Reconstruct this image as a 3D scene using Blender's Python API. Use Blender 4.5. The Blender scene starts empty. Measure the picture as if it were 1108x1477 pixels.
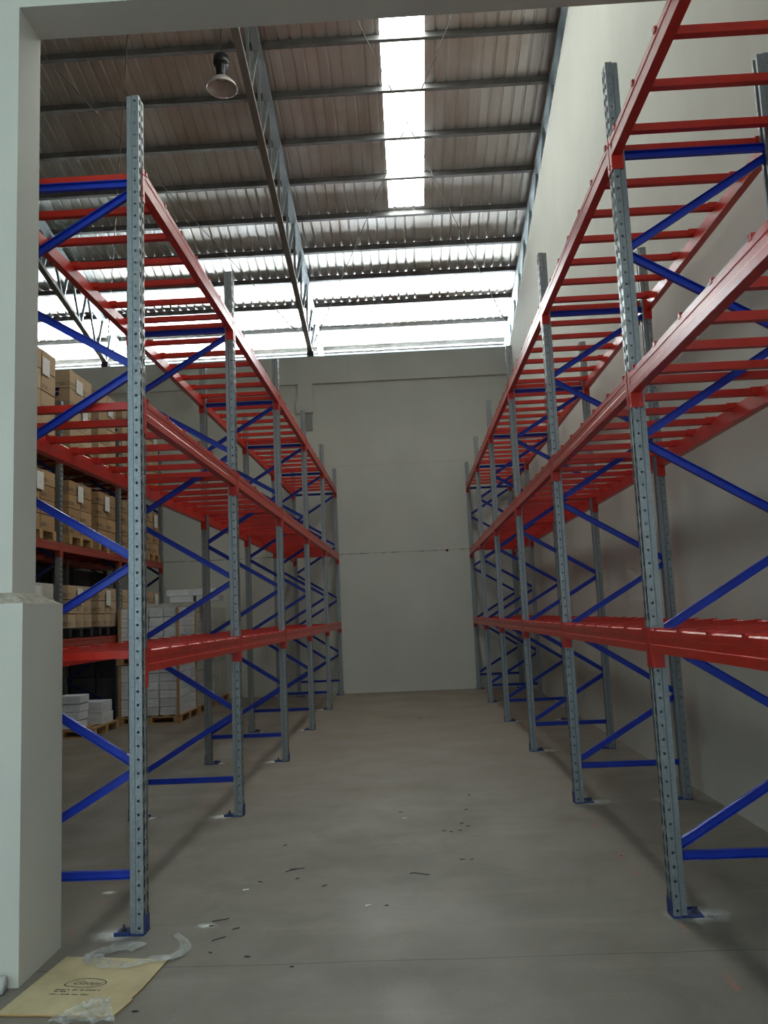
import bpy, math, random
from mathutils import Vector, Matrix, noise
random.seed(7)
sc = bpy.context.scene
COL = sc.collection

# ------------------------------------------------------------------ helpers
class MB:
    def __init__(s): s.v = []; s.f = []; s.mi = []; s.cur = 0
    def add(s, vs, fs):
        n = len(s.v); s.v += [tuple(v) for v in vs]
        s.f += [tuple(n + i for i in f) for f in fs]; s.mi += [s.cur] * len(fs)
        return s
    def box(s, x0, x1, y0, y1, z0, z1):
        vs = [(x, y, z) for z in (z0, z1) for y in (y0, y1) for x in (x0, x1)]
        return s.add(vs, [(0, 2, 3, 1), (4, 5, 7, 6), (0, 1, 5, 4), (2, 6, 7, 3), (0, 4, 6, 2), (1, 3, 7, 5)])
    def extr(s, prof, a, b, ux, uy, caps=True):
        """sweep closed 2d profile from a to b; ux, uy are the section axes"""
        a, b, ux, uy = Vector(a), Vector(b), Vector(ux), Vector(uy)
        n = len(prof)
        vs = [p + ux * q[0] + uy * q[1] for p in (a, b) for q in prof]
        fs = [(i, (i + 1) % n, n + (i + 1) % n, n + i) for i in range(n)]
        if caps: fs += [tuple(range(n))[::-1], tuple(range(n, 2 * n))]
        return s.add(vs, fs)
    def bar(s, a, b, w, h, up=(0, 0, 1)):
        a, b = Vector(a), Vector(b); d = (b - a).normalized(); up = Vector(up)
        sx = d.cross(up)
        if sx.length < 1e-4: sx = d.cross(Vector((0, 1, 0)))
        sx.normalize(); uy = sx.cross(d).normalized()
        return s.extr([(-w/2, -h/2), (w/2, -h/2), (w/2, h/2), (-w/2, h/2)], a, b, sx, uy)
    def chan(s, a, b, w, h, t, up):
        """C channel, open towards +sx"""
        a, b = Vector(a), Vector(b); d = (b - a).normalized(); up = Vector(up)
        sx = d.cross(up).normalized(); uy = sx.cross(d).normalized()
        p = [(-w/2, -h/2), (w/2, -h/2), (w/2, -h/2+t), (-w/2+t, -h/2+t), (-w/2+t, h/2-t), (w/2, h/2-t), (w/2, h/2), (-w/2, h/2)]
        return s.extr(p, a, b, sx, uy)
    def tube(s, pts, r, n=8):
        pts = [Vector(p) for p in pts]; rings = []
        for i, p in enumerate(pts):
            d = (pts[min(i+1, len(pts)-1)] - pts[max(i-1, 0)]).normalized()
            q = Vector((0, 0, 1)) if abs(d.z) < .9 else Vector((1, 0, 0))
            u = d.cross(q).normalized(); w = u.cross(d)
            rings.append([p + (u*math.cos(2*math.pi*k/n) + w*math.sin(2*math.pi*k/n))*r for k in range(n)])
        vs = [v for rg in rings for v in rg]; fs = []
        for i in range(len(pts)-1):
            for k in range(n): fs.append((i*n+k, i*n+(k+1) % n, (i+1)*n+(k+1) % n, (i+1)*n+k))
        fs += [tuple(range(n))[::-1], tuple(range((len(pts)-1)*n, len(pts)*n))]
        return s.add(vs, fs)
    def lathe(s, prof, c=(0, 0, 0), n=32):
        vs = [(c[0]+r*math.cos(2*math.pi*k/n), c[1]+r*math.sin(2*math.pi*k/n), c[2]+z) for r, z in prof for k in range(n)]
        fs = [(i*n+k, i*n+(k+1) % n, (i+1)*n+(k+1) % n, (i+1)*n+k) for i in range(len(prof)-1) for k in range(n)]
        return s.add(vs, fs)
    def mesh(s, name, mats, smooth=False):
        me = bpy.data.meshes.new(name); me.from_pydata(s.v, [], s.f)
        if not isinstance(mats, (list, tuple)): mats = [mats]
        for m in mats: me.materials.append(m)
        for p, i in zip(me.polygons, s.mi): p.material_index = i; p.use_smooth = smooth
        me.update()
        import bmesh
        bm = bmesh.new(); bm.from_mesh(me); bmesh.ops.recalc_face_normals(bm, faces=bm.faces); bm.to_mesh(me); bm.free()
        return me

WLOC = {}
def link(name, data, parent=None, loc=(0, 0, 0), rz=0, origin=None):
    o = bpy.data.objects.new(name, data); COL.objects.link(o)
    loc = Vector(loc)
    WLOC[o] = loc.copy()
    if parent is not None:
        o.parent = parent; loc = loc - WLOC[parent]
    o.location = loc; o.rotation_euler = (0, 0, rz)
    return o
def tag(o, label=None, cat=None, group=None, kind=None):
    if label: o['label'] = label
    if cat: o['category'] = cat
    if group: o['group'] = group
    if kind: o['kind'] = kind
    return o
def thing(name, loc, label, cat, group=None): return tag(link(name, None, None, loc), label, cat, group)
def wobj(name, mb, mat, parent=None, smooth=False, org=None):
    """mesh given in world coordinates; origin set at org or at parent's"""
    org = Vector(org) if org is not None else (WLOC[parent] if parent is not None else Vector((0, 0, 0)))
    mb.v = [tuple(Vector(v) - org) for v in mb.v]
    return link(name, mb.mesh(name, mat, smooth), parent, org)
def bevel(o, w, seg=2):
    m = o.modifiers.new('bevel', 'BEVEL'); m.width = w; m.segments = seg; m.limit_method = 'ANGLE'; m.angle_limit = .6
    return o

# ------------------------------------------------------------------ materials
class NT:
    def __init__(s, name, col=(.5, .5, .5), rough=.5, metal=0, spec=.5):
        s.m = bpy.data.materials.new(name); s.m.use_nodes = True; s.t = s.m.node_tree; s.n = s.t.nodes
        s.b = s.n['Principled BSDF']; s.out = s.n['Material Output']
        s.b.inputs['Base Color'].default_value = (*col, 1); s.b.inputs['Roughness'].default_value = rough
        s.b.inputs['Metallic'].default_value = metal; s.b.inputs['Specular IOR Level'].default_value = spec
        s.tc = s.n.new('ShaderNodeTexCoord')
    def l(s, a, b): s.t.links.new(a, b)
    def val(s, x, inp):
        if isinstance(x, (int, float)): inp.default_value = x
        elif isinstance(x, tuple): inp.default_value = (*x, 1) if len(x) == 3 and inp.type == 'RGBA' else x
        else: s.l(x, inp)
    def math(s, op, a, b=0.0, c=None):
        n = s.n.new('ShaderNodeMath'); n.operation = op
        s.val(a, n.inputs[0]); s.val(b, n.inputs[1])
        if c is not None: s.val(c, n.inputs[2])
        return n.outputs[0]
    def noise(s, scale=5, detail=4, rough=.5, vec=None, stretch=None, dist=0):
        n = s.n.new('ShaderNodeTexNoise'); n.inputs['Scale'].default_value = scale
        n.inputs['Detail'].default_value = detail; n.inputs['Roughness'].default_value = rough; n.inputs['Distortion'].default_value = dist
        v = vec or s.tc.outputs['Object']
        if stretch:
            mp = s.n.new('ShaderNodeMapping'); mp.inputs['Scale'].default_value = stretch; s.l(v, mp.inputs[0]); v = mp.outputs[0]
        s.l(v, n.inputs['Vector']); return n.outputs['Fac']
    def ramp(s, fac, a, b, lo=(0, 0, 0), hi=(1, 1, 1)):
        n = s.n.new('ShaderNodeValToRGB'); e = n.color_ramp.elements
        e[0].position = a; e[1].position = b; e[0].color = (*lo, 1); e[1].color = (*hi, 1); s.l(fac, n.inputs[0]); return n.outputs[0]
    def mix(s, f, a, b, mode='MIX'):
        n = s.n.new('ShaderNodeMix'); n.data_type = 'RGBA'; n.blend_type = mode
        s.val(f, n.inputs[0]); s.val(a, n.inputs[6]); s.val(b, n.inputs[7]); return n.outputs[2]
    def xyz(s, v=None):
        n = s.n.new('ShaderNodeSeparateXYZ'); s.l(v or s.tc.outputs['Object'], n.inputs[0]); return n.outputs
    def bump(s, h, strength=.3, dist=.01):
        n = s.n.new('ShaderNodeBump'); n.inputs['Strength'].default_value = strength; n.inputs['Distance'].default_value = dist
        s.l(h, n.inputs['Height']); s.l(n.outputs[0], s.b.inputs['Normal'])
    def base(s, c): s.l(c, s.b.inputs['Base Color'])

def steel_paint(name, col, dark, rough=.38):
    k = NT(name, col, rough)
    k.base(k.mix(k.ramp(k.noise(9, 5), .42, .75), col, dark))
    k.val(k.ramp(k.noise(30, 3), .3, .8, (rough-.03,)*3, (rough+.05,)*3), k.b.inputs['Roughness'])
    return k.m
RED = steel_paint('red_powder_coat', (.56, .022, .010), (.47, .02, .010), .34)
BLUE = steel_paint('blue_powder_coat', (.010, .040, .42), (.008, .03, .33), .36)
DRED = steel_paint('dark_red_beam_paint', (.30, .035, .018), (.22, .03, .018), .5)  # darker, browner red for the far left racks
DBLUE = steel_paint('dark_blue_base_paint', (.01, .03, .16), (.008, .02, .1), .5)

k = NT('galvanised_steel', (.42, .46, .48), .42, .55)
k.base(k.mix(k.ramp(k.noise(60, 5, .6), .3, .7), (.26, .30, .32), (.42, .47, .49)))
GALV = k.m
def perforated():
    k = NT('perforated_galvanised_steel', (.42, .46, .48), .42, .55)
    k.base(k.mix(k.ramp(k.noise(50, 5, .6), .3, .7), (.225, .24, .245), (.30, .315, .32)))
    x, y, z = k.xyz()
    zz = k.math('FRACT', k.math('DIVIDE', z, .07)); dz = k.math('MULTIPLY', k.math('SUBTRACT', zz, .5), .07)
    ax = k.math('ABSOLUTE', x); ay = k.math('ABSOLUTE', y)
    # slots on the face that takes the beam hooks
    a = k.math('POWER', k.math('DIVIDE', dz, .022), 2.0)
    b = k.math('POWER', k.math('DIVIDE', k.math('SUBTRACT', ay, .024), .012), 2.0)
    front = k.math('MULTIPLY', k.math('LESS_THAN', k.math('ADD', a, b), 1.0), k.math('LESS_THAN', ax, .0035))
    dx = k.math('SUBTRACT', ax, .021)
    rr = k.math('ADD', k.math('MULTIPLY', dz, dz), k.math('MULTIPLY', dx, dx))
    side = k.math('MULTIPLY', k.math('LESS_THAN', rr, .0068**2), k.math('GREATER_THAN', ay, .0415))
    hole = k.math('MAXIMUM', front, side)
    tr = k.n.new('ShaderNodeBsdfTransparent'); mx = k.n.new('ShaderNodeMixShader')
    k.l(hole, mx.inputs[0]); k.l(k.b.outputs[0], mx.inputs[1]); k.l(tr.outputs[0], mx.inputs[2]); k.l(mx.outputs[0], k.out.inputs[0])
    return k.m
PERF = perforated()

def wall_mat(name, joint=None, c=(.60, .60, .545)):
    k = NT(name, c, .7, 0, .3)
    n1 = k.noise(.7, 5, .55); n2 = k.noise(3.0, 4, .6, stretch=(1, 1, .12))
    col = k.mix(k.ramp(n1, .35, .75), c, tuple(q*.88 for q in c))
    col = k.mix(k.math('MULTIPLY', k.ramp(n2, .5, .8), .25), col, tuple(q*.8 for q in c))
    x, y, z = k.xyz()
    if joint:
        w = k.math('MULTIPLY', k.math('SUBTRACT', k.noise(1.3, 4), .5), .03)
        d = k.math('ABSOLUTE', k.math('ADD', k.math('SUBTRACT', z, joint), w))
        brk = k.ramp(k.noise(9, 4), .35, .6, (.25,)*3, (.95,)*3)
        line = k.math('MULTIPLY', k.math('LESS_THAN', d, .008), brk)
        col = k.mix(line, col, (.10, .09, .08))
        d2 = k.math('ABSOLUTE', k.math('SUBTRACT', z, 4.72)); col = k.mix(k.math('MULTIPLY', k.math('LESS_THAN', d2, .012), .12), col, (.2, .19, .18))
        # rusty bolt stain beside the joint
        q = k.math('ADD', k.math('POWER', k.math('SUBTRACT', x, .79), 2.0), k.math('POWER', k.math('SUBTRACT', z, 2.84), 2.0))
        col = k.mix(k.math('LESS_THAN', q, .0009), col, (.12, .03, .02))
    k.base(col); k.bump(k.noise(45, 5), .12, .004)
    return k.m
WALL = wall_mat('painted_wall', None, (.61, .60, .545))
WALLJ = wall_mat('painted_wall_with_joint', 2.85)
PILL = wall_mat('painted_pillar', None, (.60, .585, .525))
k = NT('rough_cement', (.42, .38, .31), .9); k.base(k.mix(k.ramp(k.noise(18, 6, .7), .35, .65), (.28, .23, .18), (.55, .52, .45))); k.bump(k.noise(30, 6), .8, .02); CEM = k.m

def floor_mat():
    k = NT('stained_concrete', (.3, .27, .23), .55, 0, .4)
    x, y, z = k.xyz()
    base = k.mix(k.ramp(k.noise(.35, 6, .6), .3, .72), (.205, .190, .158), (.152, .134, .108))
    base = k.mix(k.math('MULTIPLY', k.ramp(k.noise(2.2, 7, .68, dist=.6), .45, .68), .6), base, (.12, .104, .082))
    base = k.mix(k.math('MULTIPLY', k.ramp(k.noise(1.6, 6, .6, stretch=(.35, 2.2, 1)), .55, .8), .45), base, (.29, .27, .225))
    base = k.mix(k.math('MULTIPLY', k.ramp(k.noise(55, 4, .7), .45, .8), .35), base, (.10, .095, .085))
    # warmer, browner tint mixed in towards the far end of the aisle
    far = k.math('MULTIPLY', k.ramp(k.math('DIVIDE', y, 20.0), .3, .75), .55)
    base = k.mix(far, base, (.25, .19, .145))
    # casting joint across the doorway
    w = k.math('MULTIPLY', k.math('SUBTRACT', k.noise(2.0, 3), .5), .03)
    d = k.math('ABSOLUTE', k.math('ADD', k.math('SUBTRACT', y, 4.02), w))
    base = k.mix(k.math('MULTIPLY', k.math('LESS_THAN', d, .005), .65), base, (.05, .045, .04))
    # red chalk snap lines under the aisle faces of the racks
    for xx in (1.255, -1.86):
        w = k.math('MULTIPLY', k.math('SUBTRACT', k.noise(3.0, 3), .5), .05)
        d = k.math('ABSOLUTE', k.math('ADD', k.math('SUBTRACT', x, xx), w))
        m = k.math('MULTIPLY', k.math('LESS_THAN', d, .012), k.ramp(k.noise(5, 5, .7), .52, .66))
        base = k.mix(k.math('MULTIPLY', m, .55), base, (.5, .10, .05))
    k.base(base); k.bump(k.noise(24, 6, .65), .15, .006)
    k.val(k.ramp(k.noise(1.2, 5), .3, .7, (.42,)*3, (.68,)*3), k.b.inputs['Roughness'])
    return k.m
FLOOR = floor_mat()

k = NT('corrugated_zinc_sheet', (.5, .47, .44), .38, .9)
c1 = k.mix(k.ramp(k.noise(.9, 4, stretch=(6, .6, 1)), .35, .7), (.74, .70, .66), (.92, .92, .92))
k.base(k.mix(k.math('MULTIPLY', k.ramp(k.noise(.8, 3), .52, .75), .6), c1, (.58, .46, .36)))
k.val(k.ramp(k.noise(2, 4, stretch=(8, .6, 1)), .3, .7, (.38,)*3, (.56,)*3), k.b.inputs['Roughness'])
ROOF = k.m
k = NT('purlin_steel', (.34, .35, .36), .45, .5); k.base(k.mix(k.ramp(k.noise(5, 4), .35, .7), (.15, .145, .145), (.22, .215, .215))); PURL = k.m
k = NT('dark_chord_steel', (.22, .20, .18), .5, .4); CHORD = k.m
k = NT('black_rubber', (.02, .02, .02), .6); BLACK = k.m
k = NT('clear_roof_sheet', (.9, .95, .95), .5)
k.b.inputs['Emission Color'].default_value = (.93, 1.0, .94, 1); k.b.inputs['Emission Strength'].default_value = 44
SKYL = k.m

def carton_mat(name, a, b, tape):
    k = NT(name, a, .8, 0, .2)
    oi = k.n.new('ShaderNodeObjectInfo')
    col = k.mix(oi.outputs['Random'], a, b)
    x, y, z = k.xyz()
    col = k.mix(k.math('MULTIPLY', k.ramp(k.noise(7, 5, .7), .45, .75), .35), col, tuple(q*.6 for q in a))
    # printed bar along the lower half, box coordinates have z = 0 at the base
    pr = k.math('MULTIPLY', k.math('LESS_THAN', k.math('ABSOLUTE', k.math('SUBTRACT', z, .06)), .03), k.ramp(k.noise(25, 3, vec=None, stretch=(1, 1, .3)), .42, .55))
    col = k.mix(k.math('MULTIPLY', pr, tape), col, (.07, .06, .06))
    k.base(col); return k.m
BROWN = carton_mat('brown_carton', (.46, .29, .15), (.34, .20, .10), .7)
TAN = carton_mat('tan_carton', (.55, .40, .26), (.44, .31, .20), .45)
WHITEC = carton_mat('white_carton', (.80, .82, .85), (.60, .62, .66), .15)
CREAMC = carton_mat('cream_carton', (.56, .54, .48), (.48, .46, .41), .1)
GREYC = carton_mat('dark_wrapped_carton', (.09, .09, .10), (.05, .05, .06), .1)  # own tone of the floor load; stands in for shade on rear loads
k = NT('pallet_wood', (.42, .25, .11), .8); k.base(k.mix(k.ramp(k.noise(6, 5, stretch=(1, 8, 8)), .3, .7), (.5, .30, .13), (.28, .16, .07))); WOOD = k.m
k = NT('black_plastic', (.015, .015, .017), .5); BPLA = k.m
k = NT('label_paper', (.75, .74, .70), .7)
x, y, z = k.xyz(); ln = k.math('MULTIPLY', k.math('GREATER_THAN', k.math('FRACT', k.math('DIVIDE', z, .03)), .72), k.ramp(k.noise(40, 2), .45, .55))
k.base(k.mix(k.math('MULTIPLY', ln, .6), (.75, .74, .70), (.2, .2, .2))); PAPER = k.m
def film_mat(name, amount, col=(.8, .85, .9)):
    k = NT(name, col, .18, 0, .8)
    tr = k.n.new('ShaderNodeBsdfTransparent'); mx = k.n.new('ShaderNodeMixShader')
    f = k.ramp(k.noise(7, 6, .7, stretch=(1, 1, 3), dist=1.5), .42, .72, (amount*.3,)*3, (amount,)*3)
    k.l(f, mx.inputs[0]); k.l(tr.outputs[0], mx.inputs[1]); k.l(k.b.outputs[0], mx.inputs[2]); k.l(mx.outputs[0], k.out.inputs[0])
    k.bump(k.noise(14, 5, .6, stretch=(1, 1, 4), dist=2), .9, .02)
    return k.m
WRAP = film_mat('stretch_wrap', .22)
FILM = film_mat('loose_plastic_film', .75, (.72, .74, .72))
k = NT('kraft_cardboard', (.44, .35, .20), .75)
k.base(k.mix(k.ramp(k.noise(6, 6, .6), .35, .75), (.50, .42, .25), (.38, .31, .18))); KRAFT = k.m
k = NT('cardboard_edge', (.42, .22, .07), .8); KEDGE = k.m
k = NT('printing_ink', (.045, .04, .03), .7); INK = k.m
k = NT('black_lamp_body', (.012, .012, .014), .35); LBODY = k.m
k = NT('frosted_reflector', (.62, .55, .52), .3, .15); k.b.inputs['Transmission Weight'].default_value = .25; REFL = k.m
k = NT('dark_scrap', (.03, .03, .03), .6); SCRAP = k.m
k = NT('bright_scrap', (.7, .7, .68), .35, .4); BSCR = k.m
k = NT('white_plastic', (.62, .64, .64), .4); WPLA = k.m
k = NT('grey_patch_paint', (.30, .29, .27), .8); GPATCH = k.m
k = NT('pale_patch_paint', (.58, .575, .54), .8); LPATCH = k.m
k = NT('outside_yard', (.55, .55, .53), .9); k.base(k.mix(k.noise(.3, 4), (.5, .5, .48), (.62, .62, .6))); YARD = k.m
k = NT('drilling_dust', (.75, .74, .70), .9)
x, y, z = k.xyz()
oi = k.n.new('ShaderNodeAttribute'); oi.attribute_name = 'edge'
tr = k.n.new('ShaderNodeBsdfTransparent'); mx = k.n.new('ShaderNodeMixShader')
f = k.math('MULTIPLY', oi.outputs['Fac'], k.ramp(k.noise(22, 5, .65), .2, .5))
k.l(f, mx.inputs[0]); k.l(tr.outputs[0], mx.inputs[1]); k.l(k.b.outputs[0], mx.inputs[2]); k.l(mx.outputs[0], k.out.inputs[0])
DUST = k.m

# ------------------------------------------------------------------ setting
XR, YF, MS, Z0 = 2.34, 17.25, .25, 7.95          # right wall, far wall, roof slope, purlin underside at the far wall
def rz(y, off=0): return Z0 + off + MS*(YF - y)
XL = -10.5
def struct(name, mb, mat, parent=None, smooth=False, label=None):
    o = wobj(name, mb, mat, parent, smooth)
    if parent is None: o['kind'] = 'structure'
    if label: o['label'] = label
    return o
struct('floor', MB().add([(XL-1, -4.6, 0), (XR+.2, -4.6, 0), (XR+.2, YF+.2, 0), (XL-1, YF+.2, 0)], [(0, 1, 2, 3)]), FLOOR, label='stained grey concrete floor')
# far wall: recessed panels under a proud top beam
m = MB(); m.box(XL, XR+.2, YF, YF+.2, -.1, 7.13)
m.box(XL, 2.26, YF-.05, YF, 6.53, 7.13)
for x0, x1 in ((-2.22, -1.9), (-6.6, -6.28)): m.box(x0, x1, YF-.05, YF, 0 if x0 < -3 else 5.9, 6.53)
struct('wall_far', m, WALLJ, label='pale painted end wall with joint line and proud top beam')
# right wall, top follows the roof
def rwtop(y): return 7.17 + .262*(17.2 - y)
m = MB(); prof = [(-6, -.1), (YF+.2, -.1), (YF+.2, rwtop(YF+.2)), (-6, rwtop(-6))]
m.extr(prof, (XR, 0, 0), (XR+.2, 0, 0), (0, 1, 0), (0, 0, 1))
struct('wall_right', m, WALL, label='tall plain pale side wall behind the right racks')
m = MB(); prof = [(4, -.1), (YF+.2, -.1), (YF+.2, rz(YF+.2, .3)), (4, rz(4, .3))]
m.extr(prof, (XL-.2, 0, 0), (XL, 0, 0), (0, 1, 0), (0, 0, 1))
struct('wall_left', m, WALL)
# doorway wall: upper pillar, lintel
yb0, yb1, xp, zl = 3.95, 4.20, -1.92, 4.83
m = MB(); m.box(XL, xp, yb0, yb1, 0, zl); m.box(XL, XR, yb0, yb1, zl, rz(yb1, .1))
fw = struct('wall_front', m, PILL, label='pale painted pillar and lintel of the doorway')
m = MB(); m.box(-3.2, -1.82, 3.85, 4.30, 0, 1.70)
pl = struct('trim_1', m, PILL, label='wider painted pillar plinth ending in chipped cement')
m = MB()
a = [(-3.2, 3.85, 1.70), (-1.82, 3.85, 1.70), (-1.82, 4.30, 1.70), (-3.2, 4.30, 1.70), (-3.2, 3.945, 1.765), (-1.915, 3.945, 1.755), (-1.915, 4.205, 1.755), (-3.2, 4.205, 1.765)]
m.add(a, [(0, 1, 5, 4), (1, 2, 6, 5), (2, 3, 7, 6)])
ce = wobj('cement_edge', m, CEM, pl)

# roof: sheet with ribs, purlins, skylight
def sheet(x0, x1, y0, y1):
    m = MB(); P = .172; s = .112; h = .024; xs = [(x0, 0)]
    x = math.ceil(x0/P)*P
    while x + .05 < x1:
        if x > x0 + .002: xs += [(x, 0), (x+.016, h), (x+.030, h), (x+.046, 0)]
        x += P
    xs.append((x1, 0))
    n = len(xs)
    vs = [(x, y0, rz(y0, s+z)) for x, z in xs] + [(x, y1, rz(y1, s+z)) for x, z in xs]
    return m.add(vs, [(i, i+1, n+i+1, n+i) for i in range(n-1)])
YE, YN, SX0, SX1, SY = 18.62, 4.0, -.08, .55, 14.15
roof = struct('ceiling', sheet(XL-.3, SX0, YN, YE), ROOF, label='sloping corrugated zinc roof on steel purlins')
wobj('roof_sheet', sheet(SX1, XR+.5, YN, YE), ROOF, roof)
wobj('roof_sheet', sheet(SX0, SX1, SY, YE), ROOF, roof)
m = MB(); m.add([(SX0-.02, YN, rz(YN, .14)), (SX1+.02, YN, rz(YN, .14)), (SX1+.02, SY+.1, rz(SY+.1, .14)), (SX0-.02, SY+.1, rz(SY+.1, .14))], [(0, 1, 2, 3)])
sk = struct('window_1', m, SKYL, label='long white translucent skylight strip in the roof')
pys = [18.46, 17.66, 16.81, 15.93, 15.08, 14.2, 13.32, 12.47, 11.58, 10.74, 9.88, 9.0, 8.14, 7.27, 6.4, 5.53, 4.66]
sl = Vector((0, 1, -MS)).normalized(); nn = Vector((0, MS, 1)).normalized()
for y in pys:
    m = MB(); w, h, t = .055, .111, .004
    p = [(0, 0), (w, 0), (w, .018), (w-t, .018), (w-t, t), (t, t), (t, h-t), (w-t, h-t), (w-t, h-.018), (w, h-.018), (w, h), (0, h)]
    m.extr(p, (XL, y, rz(y)), (XR+.35, y, rz(y)), sl, nn)
    wobj('purlin', m, PURL, roof)
# gutter / eave angle
m = MB(); m.box(XL, XR+.4, 18.60, 18.64, rz(18.6), rz(18.6, .10)); wobj('eave_strip', m, PURL, roof)
# trusses run up the slope
def truss(x, ywall):
    up, lo = rz(0, -.05), 7.27 + MS*YF; xu = x + .12
    def pu(y): return Vector((xu, y, up - MS*y))
    def pl_(y): return Vector((x, y, lo - MS*y))
    t = MB(); t.bar(pl_(ywall), pl_(4.3), .10, .07)
    ch = wobj('truss_lower_chord', t, CHORD, roof)
    t = MB(); t.chan(pu(18.5), pu(4.3), .12, .08, .008, (0, 0, 1)); wobj('truss_upper_chord', t, GALV, roof)
    t = MB()
    for i in range(len(pys)-1):
        y = pys[i] if i else 17.3
        if y > 17.3: continue
        t.bar(pl_(y-.02), pu(y-.02), .05, .04, (0, 1, 0))
        t.bar(pl_(y-.06), pu(pys[i+1]+.04), .04, .04, (1, 0, 0))
    wobj('truss_web', t, GALV, roof)
    t = MB(); t.box(x-.07, x+.07, YF-.04, YF+.12, 7.13, 7.25); wobj('truss_bearing', t, BLACK, roof)
for x in (-1.93, -6.4): truss(x, YF+.05)
x = 2.45
t = MB(); t.chan((x, 18.5, rz(18.5, -.05)), (x, 4.3, rz(4.3, -.05)), .12, .08, .008, (0, 0, 1)); wobj('truss_upper_chord', t, GALV, roof)
t = MB()
for i in range(1, len(pys)-1):
    y = pys[i]; t.bar((x, y, rwtop(y)), (x, y, rz(y, -.05)), .05, .04, (0, 1, 0)); t.bar((x, y-.04, rwtop(y)), (x, pys[i+1], rz(pys[i+1], -.05)), .04, .04, (1, 0, 0))
wobj('truss_web', t, GALV, roof)
# cladding strip outside the right wall, closes the gap to the roof
m = MB(); prof = [(4, rwtop(4)-.2), (16.9, rwtop(16.9)-.2), (16.9, rz(16.9, .12)), (4, rz(4, .12))]
m.extr(prof, (XR+.26, 0, 0), (XR+.28, 0, 0), (0, 1, 0), (0, 0, 1)); wobj('gable_cladding', m, ROOF, roof)
# bracing rods with turnbuckles
def rodp(x, y, o): return Vector((x, y, rz(y, o)))
for xa, xb in ((-1.88, 2.42), (2.42, -1.88), (-1.88, -6.33), (-6.33, -1.88)):
    a = Vector((xa, 17.15, 7.28)); b = rodp(xb, 6.3, -.12)
    t = MB(); t.tube([a, a.lerp(b, .5), b], .008, 6)
    for q in (.07, .085, .10, .115): t.tube([a.lerp(b, q-.003), a.lerp(b, q+.003)], .018, 6)
    wobj('bracing_rod', t, CHORD, roof)
# small patches on the far wall
m = MB(); m.box(-2.27, -1.91, YF-.055, YF-.05, 5.9, 6.2); wobj('patch', m, LPATCH, bpy.data.objects['wall_far'])
m = MB(); m.box(-2.10, -1.93, YF-.03, YF, 5.52, 5.88); wobj('patch', m, GPATCH, bpy.data.objects['wall_far'])
# yard beyond the end wall
m = MB(); m.add([(-45, YF+.2, -.02), (45, YF+.2, -.02), (45, 70, -.02), (-45, 70, -.02)], [(0, 1, 2, 3)])
struct('ground', m, YARD, label='bright yard outside behind the end wall')

# ------------------------------------------------------------------ racks
PD, PW = .07, .09
prof = [(-.052, .018), (-.07, .018), (-.07, .036), (-.042, .036), (-.036, .045), (0, .045), (0, .009), (-.006, .005), (-.006, -.005), (0, -.009), (0, -.045), (-.036, -.045), (-.042, -.036), (-.07, -.036), (-.07, -.018), (-.052, -.018)]
def post_mesh(h):
    n = len(prof); m = MB()
    m.add([(x, y, z) for z in (.008, h) for x, y in prof], [(i, i+1, n+i+1, n+i) for i in range(n-1)])
    return m.mesh('post', PERF)
def solid(o):
    s = o.modifiers.new('sheet', 'SOLIDIFY'); s.thickness = .0022; s.offset = 0
def base_mesh():
    m = MB(); m.box(-.15, .004, -.055, .055, 0, .008)
    m.box(.002, .008, -.036, .036, .0, .085); m.box(-.15, -.075, -.055, -.05, .0, .02)
    return m.mesh('base_plate', DBLUE)
def anchor_mesh():
    m = MB(); m.lathe([(0, .04), (.006, .04), (.006, .022), (.013, .022), (.013, .010), (.018, .010), (.018, .0075)], (-.115, 0, 0), 10)
    return m.mesh('anchor_bolt', SCRAP)
M_BASE, M_ANCH = base_mesh(), anchor_mesh()
def beam_mesh(L, H, name='beam', mat=RED):
    p = [(.006, -.007), (.006, -H*.33), (.0035, -H*.37), (.0035, -H*.63), (.006, -H*.67), (.006, -H), (-.046, -H), (-.046, -.034), (-.022, -.034), (-.022, -.005), (-.017, 0), (-.001, 0)]
    m = MB(); m.extr(p, (0, .0, 0), (0, L, 0), (1, 0, 0), (0, 0, 1))
    return m.mesh(name, mat)
def conn_mesh(side, H=.2, mat=RED):
    # angle bracket: end plate against the post side and hooked leg over the perforated face
    s = side; m = MB()
    a, b = sorted((0, .005*s)); m.box(-.058, .0055, a, b, -H, .006)
    a, b = sorted((0, -.038*s)); m.box(.0025, .0065, a, b, -H, .006)
    for z in (-.035, -.165): m.lathe([(0, 0), (.006, 0), (.006, .004), (0, .004)], (0, 0, 0), 6) if False else m.box(.006, .010, -.026*s-.004, -.026*s+.004, z-.004, z+.004)
    return m.mesh('connector', mat)
def crossbar_mesh(D, mat=RED):
    """from the step of the outer beam (x = 0) to the other one (x = D)"""
    m = MB(); w = .04
    m.extr([(-w/2, -.044), (w/2, -.044), (w/2, -.002), (-w/2, -.002)], (.024, 0, 0), (D-.024, 0, 0), (0, 1, 0), (0, 0, 1))
    for s, x in ((1, 0), (-1, D)):
        a, b = sorted((x + s*.023, x + s*.085)); m.box(a, b, -.027, .027, -.033, .004)
        a, b = sorted((x - s*.010, x + s*.030)); m.box(a, b, -.014, .014, .0, .008)
        a, b = sorted((x - s*.010, x - s*.007)); m.box(a, b, -.014, .014, -.016, .008)
    return m.mesh('crossbar', mat)
LEV = (1.44, 2.83, 4.20)
NODES = [(1, 4.07), (0, 3.53), (1, 3.0), (0, 2.46), (1, 1.92), (0, 1.40), (1, .83), (0, .31)]
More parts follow.
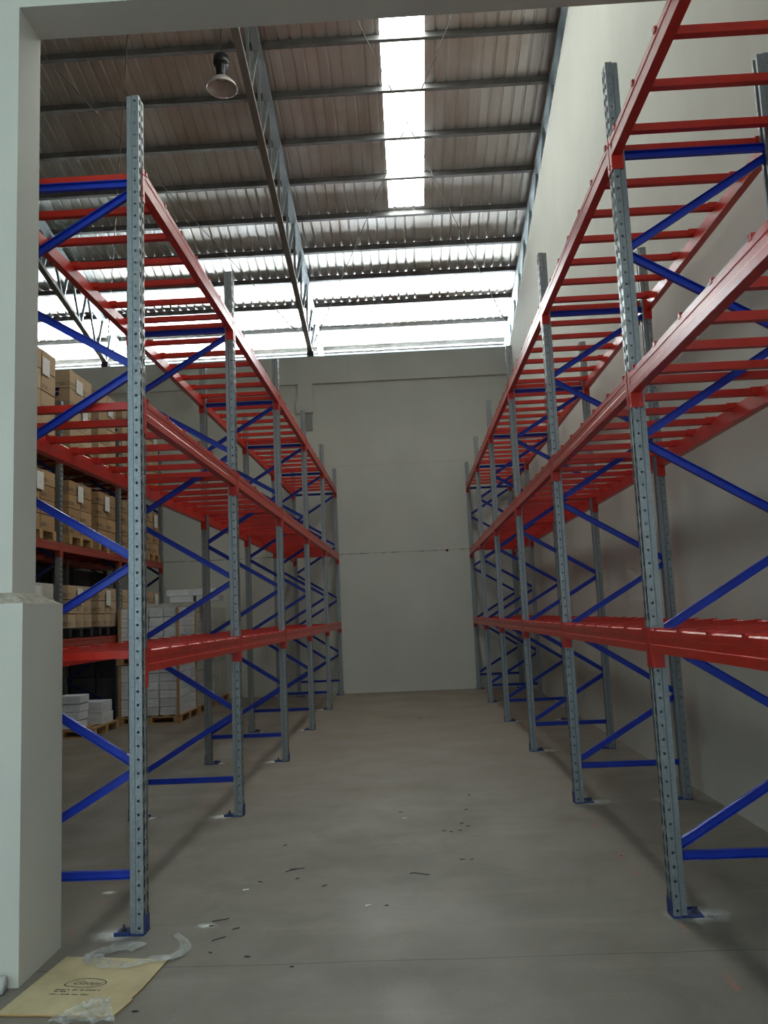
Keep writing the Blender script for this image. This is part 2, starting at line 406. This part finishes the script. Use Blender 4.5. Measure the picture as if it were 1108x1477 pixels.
def rack(name, label, xa, facing, ys, H, dep, levels, nodes, barn, beamH, barcap=100, mats=(RED, BLUE), bars=True):
    """xa: aisle face, facing +1/-1 the way the aisle face looks, dep: overall depth between outer faces"""
    red, blue = mats
    t = thing(name, (xa - facing*dep/2, ys[0], 0), label, 'pallet rack')
    xr = xa - facing*dep
    pm = post_mesh(H); rot = 0 if facing > 0 else math.pi
    for y in ys:
        for x, r in ((xa, rot), (xr, rot + math.pi)):
            o = link('post', pm, t, (x, y, 0), r); solid(o)
            for nm, me in (('base_plate', M_BASE), ('anchor_bolt', M_ANCH)):
                c = bpy.data.objects.new(nm, me); COL.objects.link(c); c.parent = o
        lo, hi = min(xa, xr) + .055, max(xa, xr) - .055
        X = (lo, hi)
        def brace(a, b, off):
            m = MB(); m.chan((a[0], y+off, a[1]), (b[0], y+off, b[1]), .028, .044, .003, Vector((b[0]-a[0], 0, b[1]-a[1])).cross((0, 1, 0)))
            wobj('brace', m, blue, t, org=(X[0], y, a[1]))
        brace((lo-.01, nodes[0][1]+.03), (hi+.01, nodes[0][1]+.03), -.004)
        for i in range(len(nodes)-1):
            a, b = nodes[i], nodes[i+1]
            brace((X[a[0]], a[1]-.02), (X[b[0]], b[1]+.02), .004*(-1)**i)
        brace((lo-.01, nodes[-1][1]-.02), (hi+.01, nodes[-1][1]-.02), -.004)
    cm = {1: conn_mesh(1, mat=red), -1: conn_mesh(-1, mat=red)}
    barm = crossbar_mesh(dep, red); nb = 0; rest = MB()
    bmesh_cache = {}
    bays = sorted(range(len(ys)-1), key=lambda i: i)
    for i in bays:
        y0, y1 = ys[i] + .046, ys[i+1] - .046; L = round(y1 - y0, 4)
        if L not in bmesh_cache: bmesh_cache[L] = beam_mesh(L, beamH, mat=red)
        for z in levels:
            for x, f in ((xa, facing), (xr, -facing)):
                o = bpy.data.objects.new('beam', bmesh_cache[L]); COL.objects.link(o); o.parent = t
                o.location = Vector((x, y0 if f > 0 else y1, z)) - WLOC[t]; o.rotation_euler = (0, 0, 0 if f > 0 else math.pi)
                for k2, yy in ((1, 0), (-1, L)):
                    c = bpy.data.objects.new('connector', cm[k2]); COL.objects.link(c); c.parent = o; c.location = (0, yy, 0)
            if not bars: continue
            for q in range(barn):
                yb = ys[i] + .075 + q*(ys[i+1]-ys[i]-.14)/(barn-1)*.97
                if nb < barcap:
                    o = bpy.data.objects.new('crossbar', barm); COL.objects.link(o); o.parent = t
                    o.location = Vector((xa, yb, z)) - WLOC[t]; o.rotation_euler = (0, 0, math.pi if facing > 0 else 0)
                    nb += 1
                else:
                    s = -facing
                    for v in [barm]:
                        vs = [(xa + s*p.co.x, yb + s*p.co.y, z + p.co.z) for p in v.vertices]
                        rest.add(vs, [tuple(p.vertices) for p in v.polygons])
    if rest.v:
        o = wobj('crossbar', rest, red, t); o['kind'] = 'stuff'; o['label'] = 'red crossbars at the far end'
    return t
YL = [4.47 + 2.5*i for i in range(6)]
YR = [4.475 + 2.5235*i for i in range(-1, 6)]
rack('pallet_rack', 'empty red and blue pallet rack on the left side of the aisle, nearest the pillar', -1.447, 1, YL, 4.62, .93, LEV, NODES, 7, .12)
# nearest bays first, so that the largest crossbars stay individual
rack('pallet_rack', 'empty red and blue pallet rack standing against the right wall', 1.245, -1, YR, 4.65, .93, LEV, NODES, 7, .12)
YC = [8.94, 11.28, 13.62, 15.98]
NC = [(1, 4.9), (0, 4.3), (1, 3.7), (0, 3.1), (1, 2.5), (0, 1.9), (1, 1.3), (0, .7), (1, .25)]
LC = (1.42, 2.74, 4.05)
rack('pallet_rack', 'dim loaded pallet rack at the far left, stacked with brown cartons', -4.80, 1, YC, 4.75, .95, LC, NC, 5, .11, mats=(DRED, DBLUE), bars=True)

rack('pallet_rack', 'added pallet rack back to back behind the carton rack, keeping the far left dark', -6.85, -1, YC, 4.75, .95, LC, NC, 5, .11, mats=(DRED, DBLUE), bars=True)  # unseen rack, added to carry loads that darken the gap behind

# ------------------------------------------------------------------ pallets and loads
def pallet_mesh(W, D, mat, H=.13):
    m = MB()
    for i in range(6): a = -W/2 + i*(W-.1)/5; m.box(a, a+.1, -D/2, D/2, H-.02, H)
    for y in (-D/2, -.05, D/2-.1):
        m.box(-W/2, W/2, y, y+.1, H-.04, H-.02)
        for x in (-W/2, -.06, W/2-.12): m.box(x, x+.12, y, y+.1, .018, H-.04)
        m.box(-W/2, W/2, y, y+.1, 0, .018)
    return m.mesh('pallet', mat)
PM = {}
def pallet(x0, x1, y0, y1, z, label, black=False, group=None):
    key = (round(x1-x0, 2), round(y1-y0, 2), black)
    if key not in PM: PM[key] = pallet_mesh(x1-x0, y1-y0, BPLA if black else WOOD)
    return tag(link('plastic_pallet' if black else 'wooden_pallet', PM[key], None, ((x0+x1)/2, (y0+y1)/2, z)), label, 'pallet', group)
BM = {}
def box_mesh(dx, dy, dz, mat):
    key = (round(dx, 3), round(dy, 3), round(dz, 3), mat.name)
    if key not in BM:
        m = MB(); e = .006
        # carton with chamfered vertical edges and a recessed flap seam on top
        pr = [(-dx/2+e, -dy/2), (dx/2-e, -dy/2), (dx/2, -dy/2+e), (dx/2, dy/2-e), (dx/2-e, dy/2), (-dx/2+e, dy/2), (-dx/2, dy/2-e), (-dx/2, -dy/2+e)]
        m.extr(pr, (0, 0, .002), (0, 0, dz-.004), (1, 0, 0), (0, 1, 0))
        m.box(-dx/2+e, -.003, -dy/2+e, dy/2-e, dz-.004, dz-.001); m.box(.003, dx/2-e, -dy/2+e, dy/2-e, dz-.004, dz-.001)
        BM[key] = m.mesh('carton', mat)
    return BM[key]
def load(name, x0, x1, y0, y1, z0, z1, nx, ny, nz, mat, label, cat='carton stack', group=None, sheet=None, wrap=False, jit=.006, top_mat=None, skip=(), corner=False):
    t = thing(name, ((x0+x1)/2, (y0+y1)/2, z0), label, cat, group)
    dx, dy, dz = (x1-x0)/nx, (y1-y0)/ny, (z1-z0)/nz
    for k_ in range(nz):
        for i in range(nx):
            for j in range(ny):
                if (i, j, k_) in skip: continue
                if 0 < i < nx-1 and 0 < j < ny-1 and k_ < nz-1: continue
                mm = top_mat if (top_mat and k_ == nz-1) else mat
                link('carton', box_mesh(dx-.014, dy-.014, dz-.006, mm), t, (x0+dx*(i+.5)+random.uniform(-jit, jit), y0+dy*(j+.5)+random.uniform(-jit, jit), z0+dz*k_))
    if sheet:
        for (yy, zz, w, h) in sheet:
            m = MB(); xx = x1 + jit + .006
            m.box(xx, xx+.002, yy-w/2, yy+w/2, zz-h/2, zz+h/2); wobj('label_sheet', m, PAPER, t, org=(xx, yy, zz-h/2))
    if corner:
        for yy in (y0-.012, y1+.002):
            m = MB()
            for xx in (x0-.01, x1-.03): m.box(xx, xx+.045, yy, yy+.012, z0, z1)
            wobj('corner_board', m, KEDGE, t)
    if wrap:
        m = MB(); g = .016; n = 7
        def pt(a, b, c): return (a, b, c)
        ring = [(x0-g, y0-g), (x1+g, y0-g), (x1+g, y1+g), (x0-g, y1+g)]
        rings = []
        for q in range(n+1):
            zz = z0 + (z1-z0+.01)*q/n; e = .006*math.sin(q*2.1)
            rings.append([(a+(e if a > (x0+x1)/2 else -e), b+(-e if b < (y0+y1)/2 else e), zz) for a, b in ring])
        vs = [v for r in rings for v in r]; fs = [(i*4+j, i*4+(j+1) % 4, (i+1)*4+(j+1) % 4, (i+1)*4+j) for i in range(n) for j in range(4)] + [(n*4, n*4+1, n*4+2, n*4+3)]
        m.add(vs, fs); wobj('stretch_film', m, WRAP, t)
    return t
XF, XB = -4.80, -5.66
cols = [(10.22, 11.14), (11.58, 12.46), (12.70, 13.50), (13.80, 14.66), (15.12, 15.86)]
pos = ['behind the doorway pillar', 'second from the pillar', 'third from the pillar', 'behind the tall left post', 'at the far end']
for i, (a, b) in enumerate(cols):
    mid = (a+b)/2
    # lowest beam level
    pallet(XB, XF-.01, a, b, LC[0]+.016, 'black plastic pallet on the lowest beams, ' + pos[i], True)
    load('wrapped_cartons', XB+.02, XF-.02, a+.02, b-.02, LC[0]+.15, 2.18, 2, 3, 3, TAN if i else CREAMC, 'low tan carton block on the lowest beams, ' + pos[i], sheet=[(mid-.1+.05*i, 2.02, .2, .24)])
    # middle beam level
    pallet(XB, XF-.01, a, b, LC[1]+.016, 'wooden pallet on the middle beams, ' + pos[i])
    load('wrapped_cartons', XB+.02, XF-.02, a+.02, b-.02, LC[1]+.15, 3.69, 2, 2, 4, BROWN, 'brown carton block on the middle beams, ' + pos[i], sheet=[(mid+(-.05 if i != 4 else .1), 3.52, .2, .24)])
    # top level
    pallet(XB, XF-.01, a, b, LC[2]+.016, 'wooden pallet on the top beams of the far left rack, ' + pos[i])
    load('wrapped_cartons', XB+.02, XF-.02, a+.02, b-.02, LC[2]+.15, 5.33, 2, 2, 4, TAN, 'tall tan carton stack on the top beams, ' + pos[i], sheet=[(mid-.1, 5.12, .24, .2), (mid+.12, 4.75, .2, .26)] if i % 2 else [(mid+.1, 5.1, .22, .24)])

for i, (a, b) in enumerate(((9.1, 11.2), (11.35, 12.4), (12.5, 13.5), (13.72, 15.9))):  # invented dark loads standing in for the deep shade behind the carton rack
    for j, (z0_, z1_) in enumerate(((0, 1.24), (1.44, 2.6), (2.76, 3.9))):
        load('wrapped_cartons', -6.78, -5.92, a, b, z0_, z1_, 2, 3, 3, GREYC, 'added dark load in rear rack, ' + ['on the floor', 'on the lowest beams', 'on the middle beams'][j] + ', ' + ['behind the pillar', 'second column from the pillar', 'third column from the pillar', 'at the far end'][i])

# white shrink wrapped pallets on the floor
FG = None
pallet(-4.78, -3.74, 13.35, 14.5, .0, 'wooden pallet on the floor under the nearest white wrapped cartons')
load('wrapped_cartons', -4.74, -3.78, 13.38, 14.46, .13, .93, 3, 3, 6, WHITEC, 'shrink wrapped white cartons low on the floor pallet, nearest the camera', wrap=True, corner=True)
pallet(-4.78, -3.74, 13.35, 14.5, .945, 'wooden pallet sandwiched between the two nearest white carton blocks')
load('wrapped_cartons', -4.74, -3.78, 13.38, 14.46, 1.075, 1.84, 4, 3, 5, WHITEC, 'shrink wrapped white cartons stacked on top of the nearest white block', wrap=True, corner=True)
pallet(-4.78, -3.76, 14.62, 15.76, .0, 'wooden pallet on the floor under the second white carton column')
load('wrapped_cartons', -4.74, -3.80, 14.65, 15.72, .13, .93, 3, 3, 4, CREAMC, 'cream cartons on the floor pallet behind the nearest white block', wrap=True)
pallet(-4.78, -3.76, 14.62, 15.76, .945, 'wooden pallet between the lower and upper cream carton blocks')
load('wrapped_cartons', -4.74, -3.80, 14.65, 15.72, 1.075, 1.93, 3, 3, 5, CREAMC, 'cream cartons stacked high behind the nearest white block', wrap=True)
for i in range(4):
    x = -4.10 if i % 2 == 0 else -3.64; z = 1.94 if i < 2 else 2.055
    x -= .06*(i >= 2) - .02
    lab = ['left white carton lying on the cream stack, lower layer', 'right white carton lying on the cream stack, lower layer', 'left white carton on the topmost layer of the cream stack', 'right white carton on the topmost layer of the cream stack'][i]
    tag(link('carton', box_mesh(.42, .34, .112, WHITEC), None, (x-.03+ (.02 if i % 2 else 0), 14.95, z)), lab, 'carton', None)
pallet(-4.78, -3.76, 15.88, 16.95, .0, 'wooden pallet on the floor under the last cream load by the end wall')
load('wrapped_cartons', -4.74, -3.80, 15.92, 16.9, .13, 1.85, 2, 2, 5, CREAMC, 'pale wrapped carton load on the floor beside the end wall', wrap=True)
# low pallet under the far left rack
pallet(-5.62, -4.62, 12.02, 13.02, 0, 'wooden pallet with loose white cartons on the floor beside the pillar')
load('cartons', -5.2, -4.84, 12.05, 12.4, .13, .60, 1, 1, 4, WHITEC, 'narrow tower of white cartons on the low floor pallet, beside the pillar', jit=.02)
load('cartons', -5.1, -4.68, 12.5, 12.95, .13, .46, 1, 1, 2, WHITEC, 'pair of larger white cartons at the right edge of the low floor pallet', jit=.02)
load('wrapped_cartons', -5.7, -4.85, 13.75, 14.6, .0, 1.12, 2, 2, 3, GREYC, 'dark film wrapped load on the floor under the far left rack', wrap=False)

# ------------------------------------------------------------------ lamp
lx, ly, lz = -2.165, 10.0, 8.47
t = thing('high_bay_lamp', (lx, ly, lz), 'black high bay lamp with pale bell reflector hanging from the roof', 'lamp')
m = MB()
m.lathe([(0, .47), (.07, .47), (.10, .445), (.106, .36), (.098, .33), (.068, .32), (.068, .18), (.07, .17), (.07, .14), (0, .14)], (lx, ly, lz), 32)
wobj('lamp_housing', m, LBODY, t, True)
m = MB()
for q in range(16):
    a = 2*math.pi*q/16; c, s_ = math.cos(a), math.sin(a)
    m.bar((lx+.07*c, ly+.07*s_, lz+.18), (lx+.07*c, ly+.07*s_, lz+.32), .018, .003, (c, s_, 0))
wobj('cooling_fins', m, LBODY, t)
m = MB(); pr = [(.065, .145), (.085, .135), (.135, .095), (.178, .045), (.198, 0), (.205, .0), (.185, .05), (.141, .102), (.09, .143), (.065, .152), (.065, .145)]
m.lathe(pr, (lx, ly, lz), 40); wobj('lamp_reflector', m, REFL, t, True)
m = MB(); m.lathe([(0, .13), (.05, .13), (.062, .145), (0, .15)], (lx, ly, lz), 24); wobj('lamp_lens', m, WPLA, t, True)
m = MB(); m.tube([(lx, ly, lz+.5), (lx, ly, rz(ly, .02))], .006, 6); wobj('suspension_cable', m, SCRAP, t)
# thin conduit drop wires left of the lamp
for (x, y, z1, z0_) in ((-3.05, 9.88, rz(9.88), 7.2), (-2.75, 11.58, rz(11.58), 8.3)):
    pass

# ------------------------------------------------------------------ things on the floor
def grid_sheet(corners, nx, ny, z, amp, thick=.0, seed=0, sc_=8):
    P = [Vector((*c, 0)) for c in corners]; m = MB(); vs = []
    for j in range(ny+1):
        for i in range(nx+1):
            u, v = i/nx, j/ny
            p = P[0].lerp(P[1], u).lerp(P[3].lerp(P[2], u), v)
            h = abs(noise.noise(Vector((p.x*sc_+seed, p.y*sc_, seed)))) + .4*abs(noise.noise(Vector((p.x*sc_*3, p.y*sc_*3+seed, 0))))
            vs.append((p.x, p.y, z + amp*h))
    fs = [(j*(nx+1)+i, j*(nx+1)+i+1, (j+1)*(nx+1)+i+1, (j+1)*(nx+1)+i) for j in range(ny) for i in range(nx)]
    return m.add(vs, fs)
# cardboard sheet: outline with a torn notch in the right edge
out = [(-1.735, 4.165), (-1.222, 4.095), (-1.245, 3.80), (-1.262, 3.70), (-1.252, 3.69), (-1.285, 3.545), (-1.79, 3.585)]
cb = thing('cardboard_sheet', (-1.5, 3.85, 0), 'flat kraft cardboard sheet with printed oval logo lying by the pillar', 'cardboard')
m = MB(); n = len(out)
m.add([(x, y, .002) for x, y in out] + [(x, y, .008) for x, y in out], [tuple(range(n, 2*n))]); m.cur = 1
m.f += [(i, (i+1) % n, n+(i+1) % n, n+i) for i in range(n)]; m.mi += [1]*n
me_o = wobj('board', m, [KRAFT, KEDGE], cb)
# oval outline
def oval_ring(cx, cy, a, b, w, ang):
    m = MB(); N = 56; vs = []
    for k_ in range(N):
        t_ = 2*math.pi*k_/N
        # left end drawn out into the flat tail of the logo
        ex = a*math.cos(t_); ey = b*math.sin(t_)
        if ex < -a*.55: ey -= b*.35*(-ex/a-.55)/.45
        for s_ in (1, 1-w/ b):
            x, y = ex*(1-(1-s_)*b/a), ey*s_
            vs.append((cx + x*math.cos(ang)-y*math.sin(ang), cy + x*math.sin(ang)+y*math.cos(ang), .0086))
    return m.add(vs, [(2*i, 2*((i+1) % N), 2*((i+1) % N)+1, 2*i+1) for i in range(N)])
ANG = -.11
wobj('logo_ring', oval_ring(-1.520, 3.862, .094, .047, .006, ANG), INK, cb)
cu = bpy.data.curves.new('logo_text', 'FONT'); cu.body = 'Gates'; cu.size = .080; cu.shear = .55; cu.offset = .0004; cu.align_x = 'CENTER'
tmp = bpy.data.objects.new('tmp', cu); COL.objects.link(tmp)
bpy.context.view_layer.update()
me = bpy.data.meshes.new_from_object(tmp.evaluated_get(bpy.context.evaluated_depsgraph_get())); bpy.data.objects.remove(tmp)
me.materials.clear(); me.materials.append(INK)
lt = link('logo_text', me, cb, (-1.520, 3.845, .0087), ANG)
lt.scale = (.70, .62, 1)
# worn, unreadable print lines as ink dashes
m = MB()
for (x0, y0, words) in ((-1.635, 3.800, (.05, .018, .028, .02, .05, .018)), (-1.632, 3.782, (.02, .03)), (-1.642, 3.758, (.03, .008, .045, .035, .04))):
    x = x0
    for w in words:
        n_ = max(1, int(w/.006))
        for q in range(n_):
            a = x + q*.006; yy = y0 - (a-x0)*.11
            m.box(a, a+.0042, yy, yy+random.uniform(.007, .011), .0082, .0087)
        x += w + .006
wobj('printed_lines', m, INK, cb)
# loose plastic ribbon
def ribbon(pts, w, z, seed):
    m = MB(); vs = []; N = 60
    P = [Vector((*p, 0)) for p in pts]
    def cr(t_):
        t_ = min(t_, .9999)*(len(P)-1); i = int(t_); f = t_-i
        p0, p1, p2, p3 = P[max(i-1, 0)], P[i], P[i+1], P[min(i+2, len(P)-1)]
        return .5*((2*p1)+(p2-p0)*f+(2*p0-5*p1+4*p2-p3)*f*f+(3*p1-p0-3*p2+p3)*f**3)
    K = 6
    for i in range(N+1):
        t_ = i/N; c = cr(t_); d = (cr(min(t_+.01, 1)) - cr(max(t_-.01, 0))).normalized(); s_ = Vector((-d.y, d.x, 0))
        ww = w(t_)
        for q in range(K+1):
            u = q/K-.5; p = c + s_*u*ww
            h = .012*abs(noise.noise(p*38 + Vector((seed, 0, 0)))) + .016*(.25-u*u)*2*abs(math.sin(t_*31)) + .008*abs(noise.noise(p*90))
            vs.append((p.x, p.y, z + h))
    fs = [(i*(K+1)+q, i*(K+1)+q+1, (i+1)*(K+1)+q+1, (i+1)*(K+1)+q) for i in range(N) for q in range(K)]
    return m.add(vs, fs)
rb = ribbon([(-1.40, 4.23), (-1.48, 4.26), (-1.57, 4.20), (-1.59, 4.12), (-1.50, 4.045), (-1.40, 4.035), (-1.31, 4.075), (-1.21, 4.11), (-1.17, 4.19), (-1.20, 4.29), (-1.27, 4.385)],
            lambda t_: .085*(1-t_)**.6 + .026, .011, 3)
tag(wobj('plastic_ribbon', rb, FILM, None, True, org=(-1.45, 4.1, 0)), 'crumpled clear plastic ribbon curling over the cardboard corner', 'plastic film')
tag(wobj('plastic_film', grid_sheet([(-1.52, 3.47), (-1.25, 3.47), (-1.36, 3.70), (-1.455, 3.655)], 26, 26, .010, .05, seed=5, sc_=11), FILM, None, True, org=(-1.4, 3.55, 0)),
    'crumpled clear plastic sheet on the near edge of the cardboard', 'plastic film')
m = MB(); m.tube([(-2.15, 3.79, .037), (-1.855, 3.79, .037)], .036, 20)
tag(wobj('plastic_tube', m, WPLA, None, True, org=(-2, 3.79, 0)), 'white tube end lying at the foot of the pillar plinth', 'tube')

debris = [(-.13, 6.66, 1), (-.16, 6.87, 0), (.22, 12.81, 0), (.36, 6.88, 0), (.28, 6.25, 0), (.21, 6.22, 0), (.16, 6.25, 0), (.42, 7.4, 0), (.25, 5.54, 0), (-.01, 5.27, 2), (-.07, 5.29, 0), (-.21, 4.74, 0),
          (-.31, 4.75, 1), (-.99, 5.22, 0), (-1.05, 5.08, 1), (-.77, 5.26, 0), (-.59, 5.11, 0), (-1.09, 4.6, 2), (-.98, 4.47, 0), (-1.12, 4.52, 0), (-1.04, 4.34, 2), (-.85, 4.11, 0), (-1.04, 4.17, 0),
          (-1.21, 3.59, 0), (-.96, 6.01, 0), (-.80, 5.46, 2), (-.83, 5.43, 2), (.31, 5.53, 0), (1.25, 5.5, 0), (.05, 12.75, 2), (.30, 6.45, 0), (.34, 6.36, 0), (-.62, 3.98, 0)]
where = {0: 'short dark metal offcut on the aisle floor', 1: 'pale scrap on the aisle floor', 2: 'long thin dark strip on the aisle floor'}
for (x, y, kd) in debris:
    L = {0: random.uniform(.008, .02), 1: .016, 2: random.uniform(.03, .05)}[kd]; a = random.uniform(-.5, .9)
    m = MB(); w = {0: .005, 1: .012, 2: .003}[kd]
    d = Vector((math.cos(a), math.sin(a), 0)); p = Vector((x, y, .003)); q = Vector((-d.y, d.x, 0))
    pts = [p-d*L, p-d*L*.3+q*w*.8, p+d*L*.4-q*w*.3, p+d*L]
    for i in range(3): m.bar(pts[i], pts[i+1]+Vector((0, 0, .0015)), w, .004)
    o = wobj('metal_offcut' if kd != 1 else 'foil_scrap', m, BSCR if kd == 1 else SCRAP, org=(x, y, 0))
    tag(o, where[kd], 'scrap', {0: 'short dark offcuts scattered on the aisle floor', 1: 'pale scraps on the aisle floor', 2: 'long thin strips on the aisle floor'}[kd])
# drilling dust around the anchor bolts
m = MB(); edge = []
def dust(cx, cy, r, st=1.4):
    N = 14; rings = 4; vs = [(cx, cy, .0012)]; ed = [1.0]
    for q in range(1, rings+1):
        for i in range(N):
            a = 2*math.pi*i/N; rr = r*q/rings*(1+.25*noise.noise(Vector((cx*9+math.cos(a)*2, cy*9+math.sin(a)*2, q*.3))))
            vs.append((cx+rr*math.cos(a)*st, cy+rr*math.sin(a), .0012)); ed.append(1-q/rings)
    fs = [(0, 1+i, 1+(i+1) % N) for i in range(N)]
    for q in range(1, rings):
        for i in range(N): fs.append((1+(q-1)*N+i, 1+q*N+i, 1+q*N+(i+1) % N, 1+(q-1)*N+(i+1) % N))
    m.add(vs, fs); edge.extend(ed)
for y in YL: dust(-1.447-.15, y-.03, .12); dust(-2.36+.13, y, .085)
for y in YR: dust(1.245+.13, y-.01, .13); dust(2.17-.15, y-.01, .11)
dust(-1.88, 5.12, .04); dust(-1.15, 4.53, .05)
me = m.mesh('concrete_dust', DUST)
at = me.attributes.new('edge', 'FLOAT', 'POINT')
for i, e in enumerate(edge): at.data[i].value = e
tag(link('concrete_dust', me), 'white drilling dust around the bolted rack feet', 'dust', kind='stuff')

# ------------------------------------------------------------------ light
w = bpy.data.worlds.new('sky'); sc.world = w; w.use_nodes = True
bg = w.node_tree.nodes['Background']; bg.inputs[0].default_value = (.60, .86, 1, 1); bg.inputs[1].default_value = 3.3
sd = bpy.data.lights.new('sun', 'SUN'); sd.energy = 470; sd.angle = .01; sd.color = (.84, .94, 1)
so = bpy.data.objects.new('sun', sd); COL.objects.link(so)
so.rotation_euler = Vector((-.25, .35, 1)).to_track_quat('Z', 'Y').to_euler()
# unseen canopy added to keep sky light off the foreground, side wall, open behind
m = MB(); m.box(XL, XR+.2, -2.5, yb0, 6.2, 6.35)
struct('ceiling', m, WALL, label='unseen canopy added over the camera bay to hold back sky light').name = 'added_canopy_front'
m = MB(); m.box(-7.2, -7.0, -6, yb0, 0, 6.2); struct('wall_bay_left', m, WALL)
# daylight portals guide the sky light through the openings
def portal(loc, rot, sx, sy):
    d = bpy.data.lights.new('sky_portal', 'AREA'); d.shape = 'RECTANGLE'; d.size = sx; d.size_y = sy; d.cycles.is_portal = True
    o = bpy.data.objects.new('sky_portal', d); COL.objects.link(o); o.location = loc; o.rotation_euler = rot
portal((-2.3, -2.5, 3.1), (math.pi/2, 0, 0), 9.4, 6.2)
portal((-4.1, 17.6, 7.5), (-math.pi/2, 0, 0), 13, .9)

# ------------------------------------------------------------------ camera
F, YAW, PIT, ROL, CZ = 1195.8443, -.0283, .1226, -.0425, 1.5763
fwd = Vector((math.sin(YAW)*math.cos(PIT), math.cos(YAW)*math.cos(PIT), math.sin(PIT)))
rt = Vector((math.cos(YAW), -math.sin(YAW), 0)); upv = rt.cross(fwd)
r2 = rt*math.cos(ROL) + upv*math.sin(ROL); u2 = -rt*math.sin(ROL) + upv*math.cos(ROL)
cd = bpy.data.cameras.new('camera'); cam = bpy.data.objects.new('camera', cd); COL.objects.link(cam)
mw = Matrix((r2, u2, -fwd)).transposed().to_4x4(); mw.translation = Vector((0, 0, CZ)); cam.matrix_world = mw
cd.sensor_fit = 'VERTICAL'; cd.sensor_height = 36; cd.lens = 36*F/1477; cd.clip_start = .05; cd.clip_end = 300
sc.camera = cam
sc.view_settings.view_transform = 'Standard'; sc.view_settings.look = 'None'
sc.view_settings.exposure = -1.1; sc.view_settings.gamma = 1; sc.view_settings.use_curve_mapping = False
sc.cycles.sample_clamp_indirect = 150; sc.cycles.caustics_reflective = False; sc.cycles.caustics_refractive = False; sc.cycles.max_bounces = 10; sc.cycles.transparent_max_bounces = 16; sc.cycles.diffuse_bounces = 6
